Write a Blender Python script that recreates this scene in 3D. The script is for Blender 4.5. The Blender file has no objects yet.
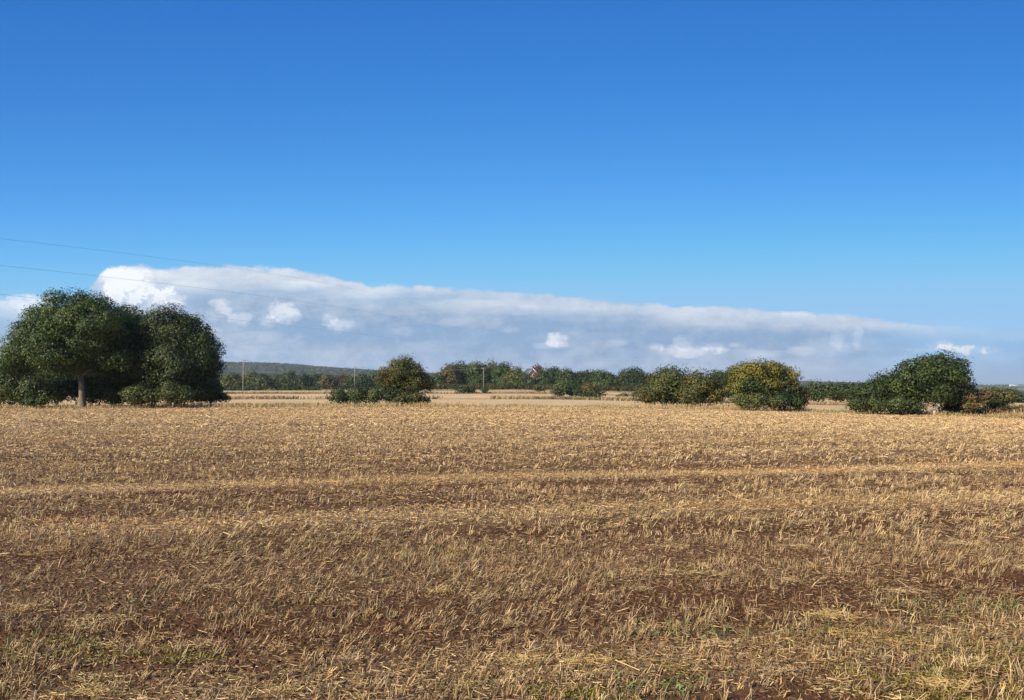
import bpy, math, random
import numpy as np
from mathutils import Vector

R = math.radians
rng = np.random.default_rng(11)
scene = bpy.context.scene
COL = scene.collection

# ------------------------------------------------------------------ camera
EYE = 1.7
F = 800.0
PITCH = math.atan(32 / F)
cam_d = bpy.data.cameras.new('camera')
cam = bpy.data.objects.new('camera', cam_d); COL.objects.link(cam)
cam.location = (0, 0, EYE)
cam.rotation_euler = (math.pi / 2 + PITCH, 0, 0)
cam_d.sensor_width = 36; cam_d.lens = 36 * F / 1024
cam_d.clip_start = 0.1; cam_d.clip_end = 60000
scene.camera = cam

def ray(px, py):
    dx, dy = px - 512.0, 350.0 - py
    fy = F * math.cos(PITCH) - dy * math.sin(PITCH)
    fz = F * math.sin(PITCH) + dy * math.cos(PITCH)
    return dx / fy, fz / fy
def at(px, py, Y):
    u, v = ray(px, py)
    return np.array([u * Y, Y, EYE + v * Y])

# ------------------------------------------------------------------ noise
def _hash(ix, iy, seed):
    n = (ix.astype(np.int64) * 374761393 + iy.astype(np.int64) * 668265263 + seed * 974634777) & 0x7fffffff
    n = ((n ^ (n >> 13)) * 1274126177) & 0x7fffffff
    return ((n ^ (n >> 16)) & 0xffffff) / float(0xffffff)
def vnoise(x, y, seed=0):
    x = np.asarray(x, float); y = np.asarray(y, float)
    ix = np.floor(x); iy = np.floor(y); fx = x - ix; fy = y - iy
    fx = fx * fx * (3 - 2 * fx); fy = fy * fy * (3 - 2 * fy)
    a = _hash(ix, iy, seed); b = _hash(ix + 1, iy, seed)
    c = _hash(ix, iy + 1, seed); d = _hash(ix + 1, iy + 1, seed)
    return (a * (1 - fx) + b * fx) * (1 - fy) + (c * (1 - fx) + d * fx) * fy
def fbm(x, y, seed=0, o=4):
    s = 0; a = .5; t = 0
    for k in range(o):
        s = s + a * vnoise(x * 2 ** k, y * 2 ** k, seed + k * 7); t += a; a *= .5
    return s / t
def sstep(a, b, x):
    t = np.clip((np.asarray(x, float) - a) / (b - a), 0, 1); return t * t * (3 - 2 * t)

# ------------------------------------------------------------------ ground height
ZT = np.array([[0, 0], [20, -.13], [40, -.38], [60, -.66], [85, -1.02], [95, -1.12], [110, -1.25], [150, -1.32], [200, -1.5],
               [250, -1.72], [320, -1.75], [400, -1.6], [470, -2.0], [560, -4], [800, -9], [1200, -15], [2000, -20], [3000, -22], [6000, -24], [15000, -30]])
HILL = np.array([[-2.0, 60], [-1.0, 100], [-.36, 104], [-.25, 84], [-.15, 62], [0, 44], [.25, 24], [.42, 16], [.5, 3], [.7, 0], [2, 0]])
def height(X, Y):
    X = np.asarray(X, float); Y = np.asarray(Y, float)
    Yp = np.maximum(Y, 0)
    z = np.interp(Yp, ZT[:, 0], ZT[:, 1])
    Xr = np.where(X > 0, X, 0)
    soft = np.sqrt(Xr * Xr + 36) - 6
    z = z - .019 * soft * sstep(10, 75, Yp) * (1 - .6 * sstep(250, 900, Yp)) * (1 - sstep(1500, 4000, Yp))
    z = z - .0014 * np.clip(-X, 0, 400) * sstep(40, 90, Yp)
    u = X / np.maximum(Yp, 1.0)
    hz = np.interp(u, HILL[:, 0], HILL[:, 1])
    hb = hz * (.9 + .2 * fbm(u * 14, u * 0 + 3.3, 91, 3))
    z = z + hb * sstep(1300, 3500, Yp)
    z = z + (fbm(X / 300, Y / 300, 5, 2) - .5) * 5 * sstep(450, 1200, Yp)
    z = z + (fbm(X / 14, Y / 14, 8, 2) - .5) * .16 * sstep(3, 30, np.hypot(X, Y)) * (1 - sstep(300, 500, Yp))
    return z
def gz(x, y): return float(height(x, y))

EDGE = np.array([[-200, 82], [-56, 81], [-30, 85], [0, 89], [22, 90], [34, 86], [46, 74], [120, 64]])
def edge(X): return np.interp(X, EDGE[:, 0], EDGE[:, 1])
RT = np.array([1, .22]) / math.hypot(1, .22)          # direction the drilled rows run in
def across(X, Y): return -RT[1] * X + RT[0] * Y
def along(X, Y): return RT[0] * X + RT[1] * Y
def bands(X, Y):
    """straw swath strips left by the combine, 0..1"""
    s = across(X, Y) + .35 * (fbm(X / 5, Y / 5, 21, 2) - .5)
    out = np.zeros_like(s)
    for c, w, a in ((4.75, .35, .55), (10.6, .55, .9), (14.6, .42, 1.7), (19.5, .35, .45), (24.2, .6, .4), (31, .6, .5), (38, .7, .35), (47, .8, .5), (58, 1.2, .5), (70, 1.5, .5)):
        out = np.maximum(out, a * np.exp(-((s - c) / w) ** 2))
    return out
def darks(X, Y):
    s = across(X, Y) + .5 * (fbm(X / 4, Y / 4, 22, 2) - .5)
    out = np.zeros_like(s)
    for c, w, a in ((3.6, .7, .5), (5.9, .7, .45), (8.9, .5, .45), (11.6, .45, .5), (13.5, .45, 1.0), (15.8, .5, .5), (21.5, .5, .5), (27, .8, .35), (83, 1.0, .8)):
        out = np.maximum(out, a * np.exp(-((s - c) / w) ** 2))
    return out

# ------------------------------------------------------------------ object helpers
def link(o): COL.objects.link(o); return o
def tag(o, label=None, cat=None, group=None, kind=None):
    if label: o['label'] = label
    if cat: o['category'] = cat
    if group: o['group'] = group
    if kind: o['kind'] = kind
    return o
def empty(name, loc):
    o = bpy.data.objects.new(name, None); link(o); o.location = loc; o.empty_display_size = .3
    return o
def mesh_np(name, V, FL, FS, mat, parent=None, cols=None, smooth=False, origin=None, attr='col', extra=None):
    """V (n,3); FL flat vertex index array; FS face sizes"""
    V = np.asarray(V, np.float32)
    if origin is None and parent is not None: origin = parent.location
    if origin is not None: V = V - np.array(origin, np.float32)
    me = bpy.data.meshes.new(name)
    me.vertices.add(len(V)); me.vertices.foreach_set('co', V.ravel())
    me.loops.add(len(FL)); me.loops.foreach_set('vertex_index', np.asarray(FL, np.int32))
    me.polygons.add(len(FS))
    FS = np.asarray(FS, np.int32)
    st = np.zeros(len(FS), np.int32); st[1:] = np.cumsum(FS)[:-1]
    me.polygons.foreach_set('loop_start', st)
    try: me.polygons.foreach_set('loop_total', FS)
    except Exception: pass
    if smooth: me.polygons.foreach_set('use_smooth', np.ones(len(FS), bool))
    me.update(calc_edges=True)
    if cols is not None:
        a = me.color_attributes.new(attr, 'FLOAT_COLOR', 'POINT')
        c4 = np.ones((len(V), 4), np.float32); c4[:, :3] = cols
        a.data.foreach_set('color', c4.ravel())
    if extra:
        for k, v in extra.items():
            a = me.attributes.new(k, 'FLOAT', 'POINT'); a.data.foreach_set('value', np.asarray(v, np.float32))
    me.materials.append(mat)
    o = bpy.data.objects.new(name, me); link(o)
    if parent is not None: o.parent = parent
    elif origin is not None: o.location = origin
    return o
class MB:
    def __init__(s): s.V = []; s.FL = []; s.FS = []; s.C = []; s.n = 0
    def add(s, V, faces, col=None):
        V = np.asarray(V, float); s.V.append(V)
        for f in faces:
            s.FL.extend([i + s.n for i in f]); s.FS.append(len(f))
        s.C.append(np.tile(np.array(col if col is not None else (1, 1, 1), float), (len(V), 1)))
        s.n += len(V)
    def box(s, c, d, rz=0, col=None):
        x, y, z = [q / 2 for q in d]
        P = np.array([[i * x, j * y, k * z] for k in (-1, 1) for j in (-1, 1) for i in (-1, 1)])
        ca, sa = math.cos(rz), math.sin(rz)
        P = np.c_[P[:, 0] * ca - P[:, 1] * sa, P[:, 0] * sa + P[:, 1] * ca, P[:, 2]] + np.array(c)
        s.add(P, [(0, 2, 3, 1), (4, 5, 7, 6), (0, 1, 5, 4), (2, 6, 7, 3), (0, 4, 6, 2), (1, 3, 7, 5)], col)
    def tube(s, pts, rad, n=7, col=None, caps=True):
        pts = np.asarray(pts, float); V = []
        for i, p in enumerate(pts):
            t = pts[min(i + 1, len(pts) - 1)] - pts[max(i - 1, 0)]; t /= (np.linalg.norm(t) + 1e-9)
            a = np.cross(t, [0.13, 1, .07]); a /= np.linalg.norm(a); b = np.cross(t, a)
            for k in range(n):
                th = 2 * math.pi * k / n
                V.append(p + rad[i] * (math.cos(th) * a + math.sin(th) * b))
        fs = []
        for i in range(len(pts) - 1):
            for k in range(n):
                k2 = (k + 1) % n
                fs.append((i * n + k, i * n + k2, (i + 1) * n + k2, (i + 1) * n + k))
        if caps:
            fs.append(tuple(range(n))[::-1]); fs.append(tuple((len(pts) - 1) * n + k for k in range(n)))
        s.add(V, fs, col)
    def build(s, name, mat, parent=None, smooth=False, origin=None):
        return mesh_np(name, np.concatenate(s.V), s.FL, s.FS, mat, parent, np.concatenate(s.C), smooth, origin)

# ------------------------------------------------------------------ materials
def newmat(name):
    m = bpy.data.materials.new(name); m.use_nodes = True
    nt = m.node_tree; b = nt.nodes['Principled BSDF']
    return m, nt, b
def nd(nt, t, **kw):
    n = nt.nodes.new(t)
    for k, v in kw.items():
        if k.startswith('i_'): n.inputs[k[2:]].default_value = v
        else: setattr(n, k, v)
    return n
def attr_mat(name, rough=.8, transl=0.0, nscale=0, namp=.0, spec=.3):
    m, nt, b = newmat(name); L = nt.links
    a = nd(nt, 'ShaderNodeAttribute', attribute_name='col')
    src = a.outputs['Color']
    if nscale:
        tc = nd(nt, 'ShaderNodeNewGeometry'); no = nd(nt, 'ShaderNodeTexNoise'); no.inputs['Scale'].default_value = nscale; no.inputs['Detail'].default_value = 4
        L.new(tc.outputs['Position'], no.inputs['Vector'])
        mr = nd(nt, 'ShaderNodeMapRange'); mr.inputs[1].default_value = .3; mr.inputs[2].default_value = .7
        mr.inputs[3].default_value = 1 - namp; mr.inputs[4].default_value = 1 + namp
        L.new(no.outputs['Fac'], mr.inputs[0])
        mx = nd(nt, 'ShaderNodeVectorMath', operation='SCALE'); L.new(src, mx.inputs[0]); L.new(mr.outputs[0], mx.inputs['Scale'])
        src = mx.outputs[0]
    L.new(src, b.inputs['Base Color'])
    b.inputs['Roughness'].default_value = rough
    b.inputs['Specular IOR Level'].default_value = spec
    if transl > 0:
        out = nt.nodes['Material Output']
        tr = nd(nt, 'ShaderNodeBsdfTranslucent'); L.new(src, tr.inputs['Color'])
        ms = nd(nt, 'ShaderNodeMixShader'); ms.inputs[0].default_value = transl
        L.new(b.outputs[0], ms.inputs[1]); L.new(tr.outputs[0], ms.inputs[2]); L.new(ms.outputs[0], out.inputs['Surface'])
    return m
M_leaf = attr_mat('foliage', .55, .28, spec=.35)
M_far = attr_mat('distant_foliage', .8, 0)
M_bark = attr_mat('bark', .9, 0, 3.0, .35)
M_straw = attr_mat('straw', .6, .15, spec=.4)
M_clod = attr_mat('soil_clods', .95, 0, 40, .25, spec=.1)
M_wall = attr_mat('painted_wall', .8, 0, 2, .12)
M_glassh = attr_mat('white_sheeting', .4, 0, .1, .05)
M_wire = attr_mat('wire_metal', .5, 0)

# ground material : intrinsic albedo comes with the sheet, fine detail is procedural
def ground_mat():
    m, nt, b = newmat('stubble_soil'); L = nt.links
    geo = nd(nt, 'ShaderNodeNewGeometry')
    a = nd(nt, 'ShaderNodeAttribute', attribute_name='col')
    st = nd(nt, 'ShaderNodeAttribute', attribute_name='near')
    def noise(scale, detail=6, rough=.6):
        n = nd(nt, 'ShaderNodeTexNoise'); n.inputs['Scale'].default_value = scale; n.inputs['Detail'].default_value = detail
        n.inputs['Roughness'].default_value = rough; L.new(geo.outputs['Position'], n.inputs['Vector']); return n
    def mr(src, a0, a1, b0, b1):
        k = nd(nt, 'ShaderNodeMapRange'); k.inputs[1].default_value = a0; k.inputs[2].default_value = a1
        k.inputs[3].default_value = b0; k.inputs[4].default_value = b1; L.new(src, k.inputs[0]); return k.outputs[0]
    n1 = noise(22, 8, .7); n2 = noise(1.7, 5); n3 = noise(.25, 4)
    f1 = mr(n1.outputs['Fac'], .3, .72, .55, 1.5)
    f2 = mr(n2.outputs['Fac'], .3, .7, .78, 1.25)
    f3 = mr(n3.outputs['Fac'], .3, .7, .88, 1.12)
    # fine detail only matters on the near field
    mixd = nd(nt, 'ShaderNodeMix', data_type='FLOAT'); mixd.inputs[2].default_value = 1.0
    L.new(st.outputs['Fac'], mixd.inputs[0]); L.new(f1, mixd.inputs[3])
    m1 = nd(nt, 'ShaderNodeMath', operation='MULTIPLY'); L.new(mixd.outputs[0], m1.inputs[0]); L.new(f2, m1.inputs[1])
    m2 = nd(nt, 'ShaderNodeMath', operation='MULTIPLY'); L.new(m1.outputs[0], m2.inputs[0]); L.new(f3, m2.inputs[1])
    sc = nd(nt, 'ShaderNodeVectorMath', operation='SCALE'); L.new(a.outputs['Color'], sc.inputs[0]); L.new(m2.outputs[0], sc.inputs['Scale'])
    L.new(sc.outputs[0], b.inputs['Base Color'])
    b.inputs['Roughness'].default_value = .95; b.inputs['Specular IOR Level'].default_value = .1
    bp = nd(nt, 'ShaderNodeBump'); bp.inputs['Strength'].default_value = .9; bp.inputs['Distance'].default_value = .05
    L.new(n1.outputs['Fac'], bp.inputs['Height']); L.new(bp.outputs[0], b.inputs['Normal'])
    return m
M_ground = ground_mat()

# ------------------------------------------------------------------ ground sheet
def ground():
    rr = [0.4]
    while rr[-1] < 60: rr.append(rr[-1] * 1.045)
    while rr[-1] < 520: rr.append(rr[-1] * 1.010)
    while rr[-1] < 4500: rr.append(rr[-1] * 1.015)
    while rr[-1] < 16000: rr.append(rr[-1] * 1.06)
    rr = np.array(rr)
    th = np.concatenate([np.arange(-50, 50, .35), np.arange(50, 310, 5)]) * math.pi / 180
    A, B = len(rr), len(th)
    RR, TH = np.meshgrid(rr, th, indexing='ij')
    X = RR * np.sin(TH); Y = RR * np.cos(TH)
    Z = height(X, Y)
    V = np.c_[X.ravel(), Y.ravel(), Z.ravel()]
    V = np.vstack([V, [[0, 0, 0]]])
    i = np.arange(A - 1)[:, None]; j = np.arange(B)[None, :]
    j2 = (j + 1) % B
    q = np.stack([i * B + j, i * B + j2, (i + 1) * B + j2, (i + 1) * B + j], -1).reshape(-1, 4)[:, ::-1]
    FL = list(q.ravel()); FS = [4] * len(q)
    for k in range(B):
        FL += [A * B, (k + 1) % B, k]; FS.append(3)
    # albedo
    Xf, Yf = V[:, 0], V[:, 1]
    d = np.hypot(Xf, Yf)
    soil = np.array([.108, .047, .018]); straw = np.array([.60, .43, .225])
    b_ = bands(Xf, Yf); dk = darks(Xf, Yf)
    w = np.clip(.13 + .45 * sstep(8, 60, d) + .5 * b_ - .3 * dk + .22 * (fbm(Xf / 2.2, Yf / 2.2, 3, 3) - .5), 0.02, 1)
    w = np.where(d > 50, np.maximum(w, .75), w)
    w = w * (1 - .3 * (1 - sstep(6, 14, d)))
    col = soil * (1 - w[:, None]) + straw * w[:, None]
    ye = edge(Xf)
    # rough verge
    verge = sstep(-1, .5, Yf - ye) * (1 - sstep(7, 9, Yf - ye))
    gv = np.array([.36, .25, .12]); gv2 = np.array([.22, .18, .08])
    nv = fbm(Xf / 5, Yf / 3, 31, 3)[:, None]
    vc = gv * (1 - sstep(.45, .65, nv)) + gv2 * sstep(.45, .65, nv)
    # second and third fields
    f2 = np.array([.57, .40, .205]); f3 = np.array([.44, .31, .18]); dk3 = np.array([.20, .15, .075])
    s2 = fbm(Xf / 40, Yf / 6, 41, 3)[:, None]
    c2 = f2 * (.85 + .3 * s2)
    m23 = (sstep(228, 231, Yf + .05 * Xf) * (1 - sstep(246, 249, Yf + .05 * Xf)))[:, None]
    m22 = (sstep(138, 139, Yf + .04 * Xf) * (1 - sstep(146, 148, Yf + .04 * Xf)))[:, None]
    c2 = c2 * (1 - m23) + dk3 * m23
    c2 = c2 * (1 - .5 * m22) + dk3 * .5 * m22
    hb = (sstep(318, 322, Yf + .1 * Xf))[:, None]
    rb = np.array([.21, .13, .08])[None] * np.ones_like(c2)
    c2 = c2 * (1 - hb) + hb * (rb * .35 + c2 * .65)
    # patchwork of far fields
    pts = rng.uniform(-1, 1, (420, 2)) * np.array([6500, 1]) ; pts[:, 1] = rng.uniform(430, 9000, 420) ** 1.0
    pts[:200, 1] = rng.uniform(430, 2800, 200); pts[:200, 0] = rng.uniform(-2200, 2200, 200)
    pal = np.array([[.10, .14, .045], [.12, .17, .05], [.25, .21, .10], [.16, .17, .06], [.07, .10, .035], [.32, .25, .13], [.14, .19, .07], [.09, .12, .04]])
    pc = pal[rng.integers(0, len(pal), 420)] * rng.uniform(.8, 1.2, (420, 1))
    far = np.zeros_like(col); fi = np.where(Yf > 380)[0]
    for ch in np.array_split(fi, 60):
        D = ((Xf[ch, None] - pts[None, :, 0]) ** 2 + ((Yf[ch, None] - pts[None, :, 1]) * 1.6) ** 2)
        so = np.sqrt(np.partition(D, 1, axis=1)[:, :2])
        far[ch] = pc[np.argmin(D, 1)]
        hedge = (so[:, 1] - so[:, 0]) < (10 + Yf[ch] * .008)
        far[ch] = np.where(hedge[:, None], np.array([.035, .05, .02]), far[ch])
    hillw = (sstep(1800, 2400, Yf) * sstep(.05, -.2, Xf / np.maximum(Yf, 1)))[:, None]
    far = far * (1 - hillw) + hillw * (np.array([.022, .038, .018]) * .8 + far * .2)
    k2 = sstep(7, 9, Yf - ye)[:, None]
    kf = sstep(425, 445, Yf)[:, None]
    back = c2 * (1 - kf) + far * kf
    col = col * (1 - verge[:, None]) + vc * verge[:, None]
    col = col * (1 - k2) + back * k2
    # everything out to the sides and behind stays stubble
    near = (1 - sstep(60, 120, d))
    o = mesh_np('ground', V, FL, FS, M_ground, cols=col, smooth=True, extra={'near': near})
    tag(o, 'wide harvested field of brown soil and straw rolling away to distant fields', 'field', kind='structure')
ground()

# ------------------------------------------------------------------ ribbons (stalks, straw, grass blades)
def ribbons(base, dirv, length, width, col, tipcol=None, bend=None):
    """each stalk = one tapered strip of two quads, all vectorised"""
    n = len(base)
    dirv = dirv / np.linalg.norm(dirv, axis=1, keepdims=True)
    r = rng.normal(size=(n, 3)); side = np.cross(dirv, r); side /= (np.linalg.norm(side, axis=1, keepdims=True) + 1e-9)
    w = width[:, None] * side * .5
    tip = base + dirv * length[:, None]
    if bend is None:
        P = np.stack([base - w, base + w, tip + w * .8, tip - w * .8], 1)
        c = np.repeat(col[:, None], 4, 1)
        if tipcol is not None: c[:, 2:] = tipcol[:, None]
        q = np.arange(n * 4).reshape(n, 4)
        return P.reshape(-1, 3), q, c.reshape(-1, 3)
    mid = base + dirv * length[:, None] * .55
    tip = mid + (dirv + bend) / np.linalg.norm(dirv + bend, axis=1, keepdims=True) * length[:, None] * .45
    P = np.stack([base - w, base + w, mid + w, mid - w, tip + w * .5, tip - w * .5], 1)
    c = np.repeat(col[:, None], 6, 1)
    if tipcol is not None: c[:, 4:] = tipcol[:, None]
    q0 = np.arange(n)[:, None] * 6
    q = np.concatenate([q0 + np.array([0, 1, 2, 3]), q0 + np.array([3, 2, 4, 5])], 1).reshape(-1, 4)
    return P.reshape(-1, 3), q, c.reshape(-1, 3)
class Acc:
    def __init__(s): s.P = []; s.Q = []; s.C = []; s.n = 0
    def add(s, t):
        P, q, c = t; s.P.append(P); s.Q.append(q + s.n); s.C.append(c); s.n += len(P)
    def build(s, name, mat, parent=None, smooth=False, origin=None):
        Q = np.concatenate(s.Q)
        return mesh_np(name, np.concatenate(s.P), Q.ravel(), np.full(len(Q), Q.shape[1]), mat, parent, np.concatenate(s.C), smooth, origin)

def scatter(d0, d1, dens, half=.80):
    """random points in the forward wedge between two distances"""
    area = half * (d1 * d1 - d0 * d0)
    n = int(area * dens)
    Y = np.sqrt(rng.uniform(d0 * d0, d1 * d1, n)); X = rng.uniform(-half, half, n) * Y
    return X, Y
PALS = np.array([[.44, .33, .20], [.56, .43, .26], [.33, .23, .145], [.56, .42, .22], [.22, .15, .095], [.47, .37, .26], [.64, .52, .34], [.28, .19, .115]])
def straw_col(n, bright=1.0):
    c = PALS[rng.integers(0, len(PALS), n)] * rng.uniform(.6, 1.35, (n, 1)) * bright * 1.04
    return c * np.array([1.04, .945, .745]) * (1 + rng.normal(0, .04, (n, 3)))
def stubble():
    acc = Acc()
    SP = .15
    # (from, to, plants per m2, stalks per plant, stalk width)
    for d0, d1, dens, tl, wd, lmul in ((2.2, 9, 320, 5, .0037, 1.0), (9, 16, 170, 5, .0054, 1.0), (16, 30, 60, 4, .010, 1.0), (30, 55, 30, 3, .017, 1.0), (55, 96, 16, 2, .030, 1.0)):
        X, Y = scatter(d0, d1, dens)
        s = across(X, Y); t = along(X, Y)
        snap = np.round(s / SP) * SP + rng.normal(0, .012, len(s)) + .02 * np.sin(t * .7)
        if d0 < 30: s = snap
        X = RT[0] * t - RT[1] * s; Y = RT[1] * t + RT[0] * s
        # gaps and thick patches
        pn = fbm(X / .34, Y / .26, 51, 3); pn2 = fbm(X / 5, Y / 1.6, 52, 3)
        prob = .56 + 2.4 * (pn - .5) + 1.0 * (pn2 - .5) - .4 * darks(X, Y) + .1 * bands(X, Y) + .30 * sstep(12, 45, Y)
        keep = (rng.random(len(X)) < prob) & (Y < edge(X) - .3)
        X, Y = X[keep], Y[keep]
        n = len(X)
        # the stalks lean together, in patches
        lx = .25 + 1.1 * (fbm(X / 2.5, Y / 1.2, 55, 2) - .4); ly = .9 * (fbm(X / 2.5, Y / 1.2, 56, 2) - .5)
        lx = lx + rng.normal(0, .22, n); ly = ly + rng.normal(0, .22, n)
        ht = np.clip(rng.normal(.070, .024, n) * (.65 + .7 * fbm(X / 1.5, Y / 1, 57, 2)), .03, .2)
        patch = (.85 + .3 * fbm(X / 3, Y / 1.2, 58, 2))
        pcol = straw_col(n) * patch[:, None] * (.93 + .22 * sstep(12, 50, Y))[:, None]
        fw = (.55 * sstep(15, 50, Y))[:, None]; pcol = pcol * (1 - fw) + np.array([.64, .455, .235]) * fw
        for k in range(tl):
            x = X + rng.normal(0, .014, n); y = Y + rng.normal(0, .012, n)
            base = np.c_[x, y, height(x, y) - .005]
            dv = np.c_[lx + rng.normal(0, .22, n), ly + rng.normal(0, .22, n), np.ones(n)]
            c = pcol * rng.uniform(.75, 1.2, (n, 1))
            L_ = ht * rng.uniform(.6, 1.15, n)
            if d0 < 9:
                acc.add(ribbons(base, dv, L_, np.full(n, wd) * rng.uniform(.7, 1.3, n), c * .8, c * 1.1, rng.normal(0, .25, (n, 3)) * np.array([1, 1, .5])))
            else:
                acc.add(ribbons(base, dv, L_, np.full(n, wd) * rng.uniform(.7, 1.3, n), c * .8, c * 1.1))
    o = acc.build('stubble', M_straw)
    tag(o, 'short standing cereal stubble in drilled rows across the brown field', 'stubble', kind='stuff')
stubble()

def litter():
    acc = Acc()
    for d0, d1, dens, wd, ln in ((2.2, 9, 4200, .0034, .026), (9, 18, 1200, .006, .04), (18, 35, 260, .013, .08), (35, 95, 60, .028, .13)):
        X, Y = scatter(d0, d1, dens)
        b_ = bands(X, Y)
        pn = fbm(X / 1.1, Y / .55, 61, 3)
        prob = .38 + .9 * (pn - .5) + 1.1 * b_ - .15 * darks(X, Y)
        # small bright heaps of yellow straw
        heap = sstep(.74, .80, fbm(X / .6, Y / .22, 66, 2))
        prob = prob + heap
        keep = (rng.random(len(X)) < prob) & (Y < edge(X) - .3)
        X, Y, b_, heap = X[keep], Y[keep], b_[keep], heap[keep]
        n = len(X)
        base = np.c_[X, Y, height(X, Y) + rng.uniform(.004, .03, n)]
        a = rng.uniform(0, 2 * math.pi, n)
        dv = np.c_[np.cos(a), np.sin(a) * .8, rng.normal(.05, .16, n)]
        yl = np.array([.62, .47, .20]); yl2 = np.array([.55, .34, .12])
        c = straw_col(n, 1.0)
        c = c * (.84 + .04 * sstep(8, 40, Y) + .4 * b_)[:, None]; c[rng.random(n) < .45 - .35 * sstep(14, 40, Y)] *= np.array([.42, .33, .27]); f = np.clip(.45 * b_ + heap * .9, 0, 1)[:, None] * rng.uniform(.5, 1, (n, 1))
        hue = sstep(.4, .6, vnoise(X / 2, Y / 2, 68))[:, None]
        c = c * (1 - f) + (yl * hue + yl2 * (1 - hue)) * rng.uniform(.8, 1.15, (n, 1)) * f
        acc.add(ribbons(base, dv, ln * rng.lognormal(0, .55, n), np.full(n, wd) * rng.uniform(.7, 1.5, n), c))
    for px, py, rx, k in ((593, 658, .13, 1), (570, 660, .07, .6), (285, 689, .10, 1), (470, 682, .08, .6), (440, 588, .09, .8), (945, 682, .16, 1), (975, 660, .12, .7), (30, 603, .14, .8), (520, 656, .16, .8), (100, 688, .14, .9), (60, 693, .08, .6),
                          (640, 585, .10, .5), (720, 640, .12, .5), (835, 612, .22, .6), (350, 655, .12, .5), (205, 640, .12, .5), (905, 588, .16, .5), (780, 668, .12, .5)):
        u, v = ray(px, py); y = EYE / -v; x = u * y; rx = rx * .5; n = int(800 * k * (rx / .1) ** 1.2)
        X = x + rng.normal(0, rx, n); Y = y + rng.normal(0, rx * .55, n)
        a = rng.uniform(0, 2 * math.pi, n); dv = np.c_[np.cos(a), np.sin(a), rng.normal(.05, .2, n)]
        c = (np.array([.62, .44, .16]) if k > .55 else np.array([.56, .40, .20])) * rng.uniform(.65, 1.15, (n, 1))
        acc.add(ribbons(np.c_[X, Y, height(X, Y) + rng.uniform(.004, .03, n)], dv, rng.uniform(.015, .06, n), rng.uniform(.002, .0042, n), c))
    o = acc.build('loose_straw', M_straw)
    tag(o, 'chopped loose straw lying between the stubble in pale strips', 'straw', kind='stuff')
litter()

def clods():
    ico = np.array([[0, 0, 1], [.9, 0, .3], [.28, .85, .3], [-.72, .53, .3], [-.72, -.53, .3], [.28, -.85, .3], [.5, .6, -.5], [-.6, .1, -.5], [.3, -.6, -.5]])
    fc = np.array([[0, 1, 2], [0, 2, 3], [0, 3, 4], [0, 4, 5], [0, 5, 1], [1, 6, 2], [2, 7, 3], [3, 7, 4], [4, 8, 5], [5, 8, 1], [2, 6, 7], [1, 8, 6], [4, 7, 8]])
    Ps = []; Qs = []; Cs = []; off = 0
    for d0, d1, dens, sz in ((2.2, 9, 700, .009), (9, 20, 90, .016)):
        X, Y = scatter(d0, d1, dens); n = len(X)
        s = np.abs(rng.normal(0, sz, n)) + sz * .35
        P = ico[None] * s[:, None, None] * np.array([1, 1, .6]) * rng.uniform(.6, 1.4, (n, 9, 3))
        a = rng.uniform(0, 6.3, n); ca, sa = np.cos(a)[:, None], np.sin(a)[:, None]
        P = np.stack([P[..., 0] * ca - P[..., 1] * sa, P[..., 0] * sa + P[..., 1] * ca, P[..., 2]], -1)
        P = P + np.c_[X, Y, height(X, Y)][:, None]
        Ps.append(P.reshape(-1, 3)); Qs.append((fc[None] + (np.arange(n) * 9)[:, None, None] + off).reshape(-1, 3)); off += n * 9
        c = np.array([.105, .052, .027]) * rng.uniform(.6, 1.6, (n, 1)); Cs.append(np.repeat(c, 9, 0))
    Q = np.concatenate(Qs)
    o = mesh_np('soil_clods', np.concatenate(Ps), Q.ravel(), np.full(len(Q), 3), M_clod, cols=np.concatenate(Cs))
    tag(o, 'crumbly dark brown soil clods among the stubble in the foreground', 'soil', kind='stuff')
clods()

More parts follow.
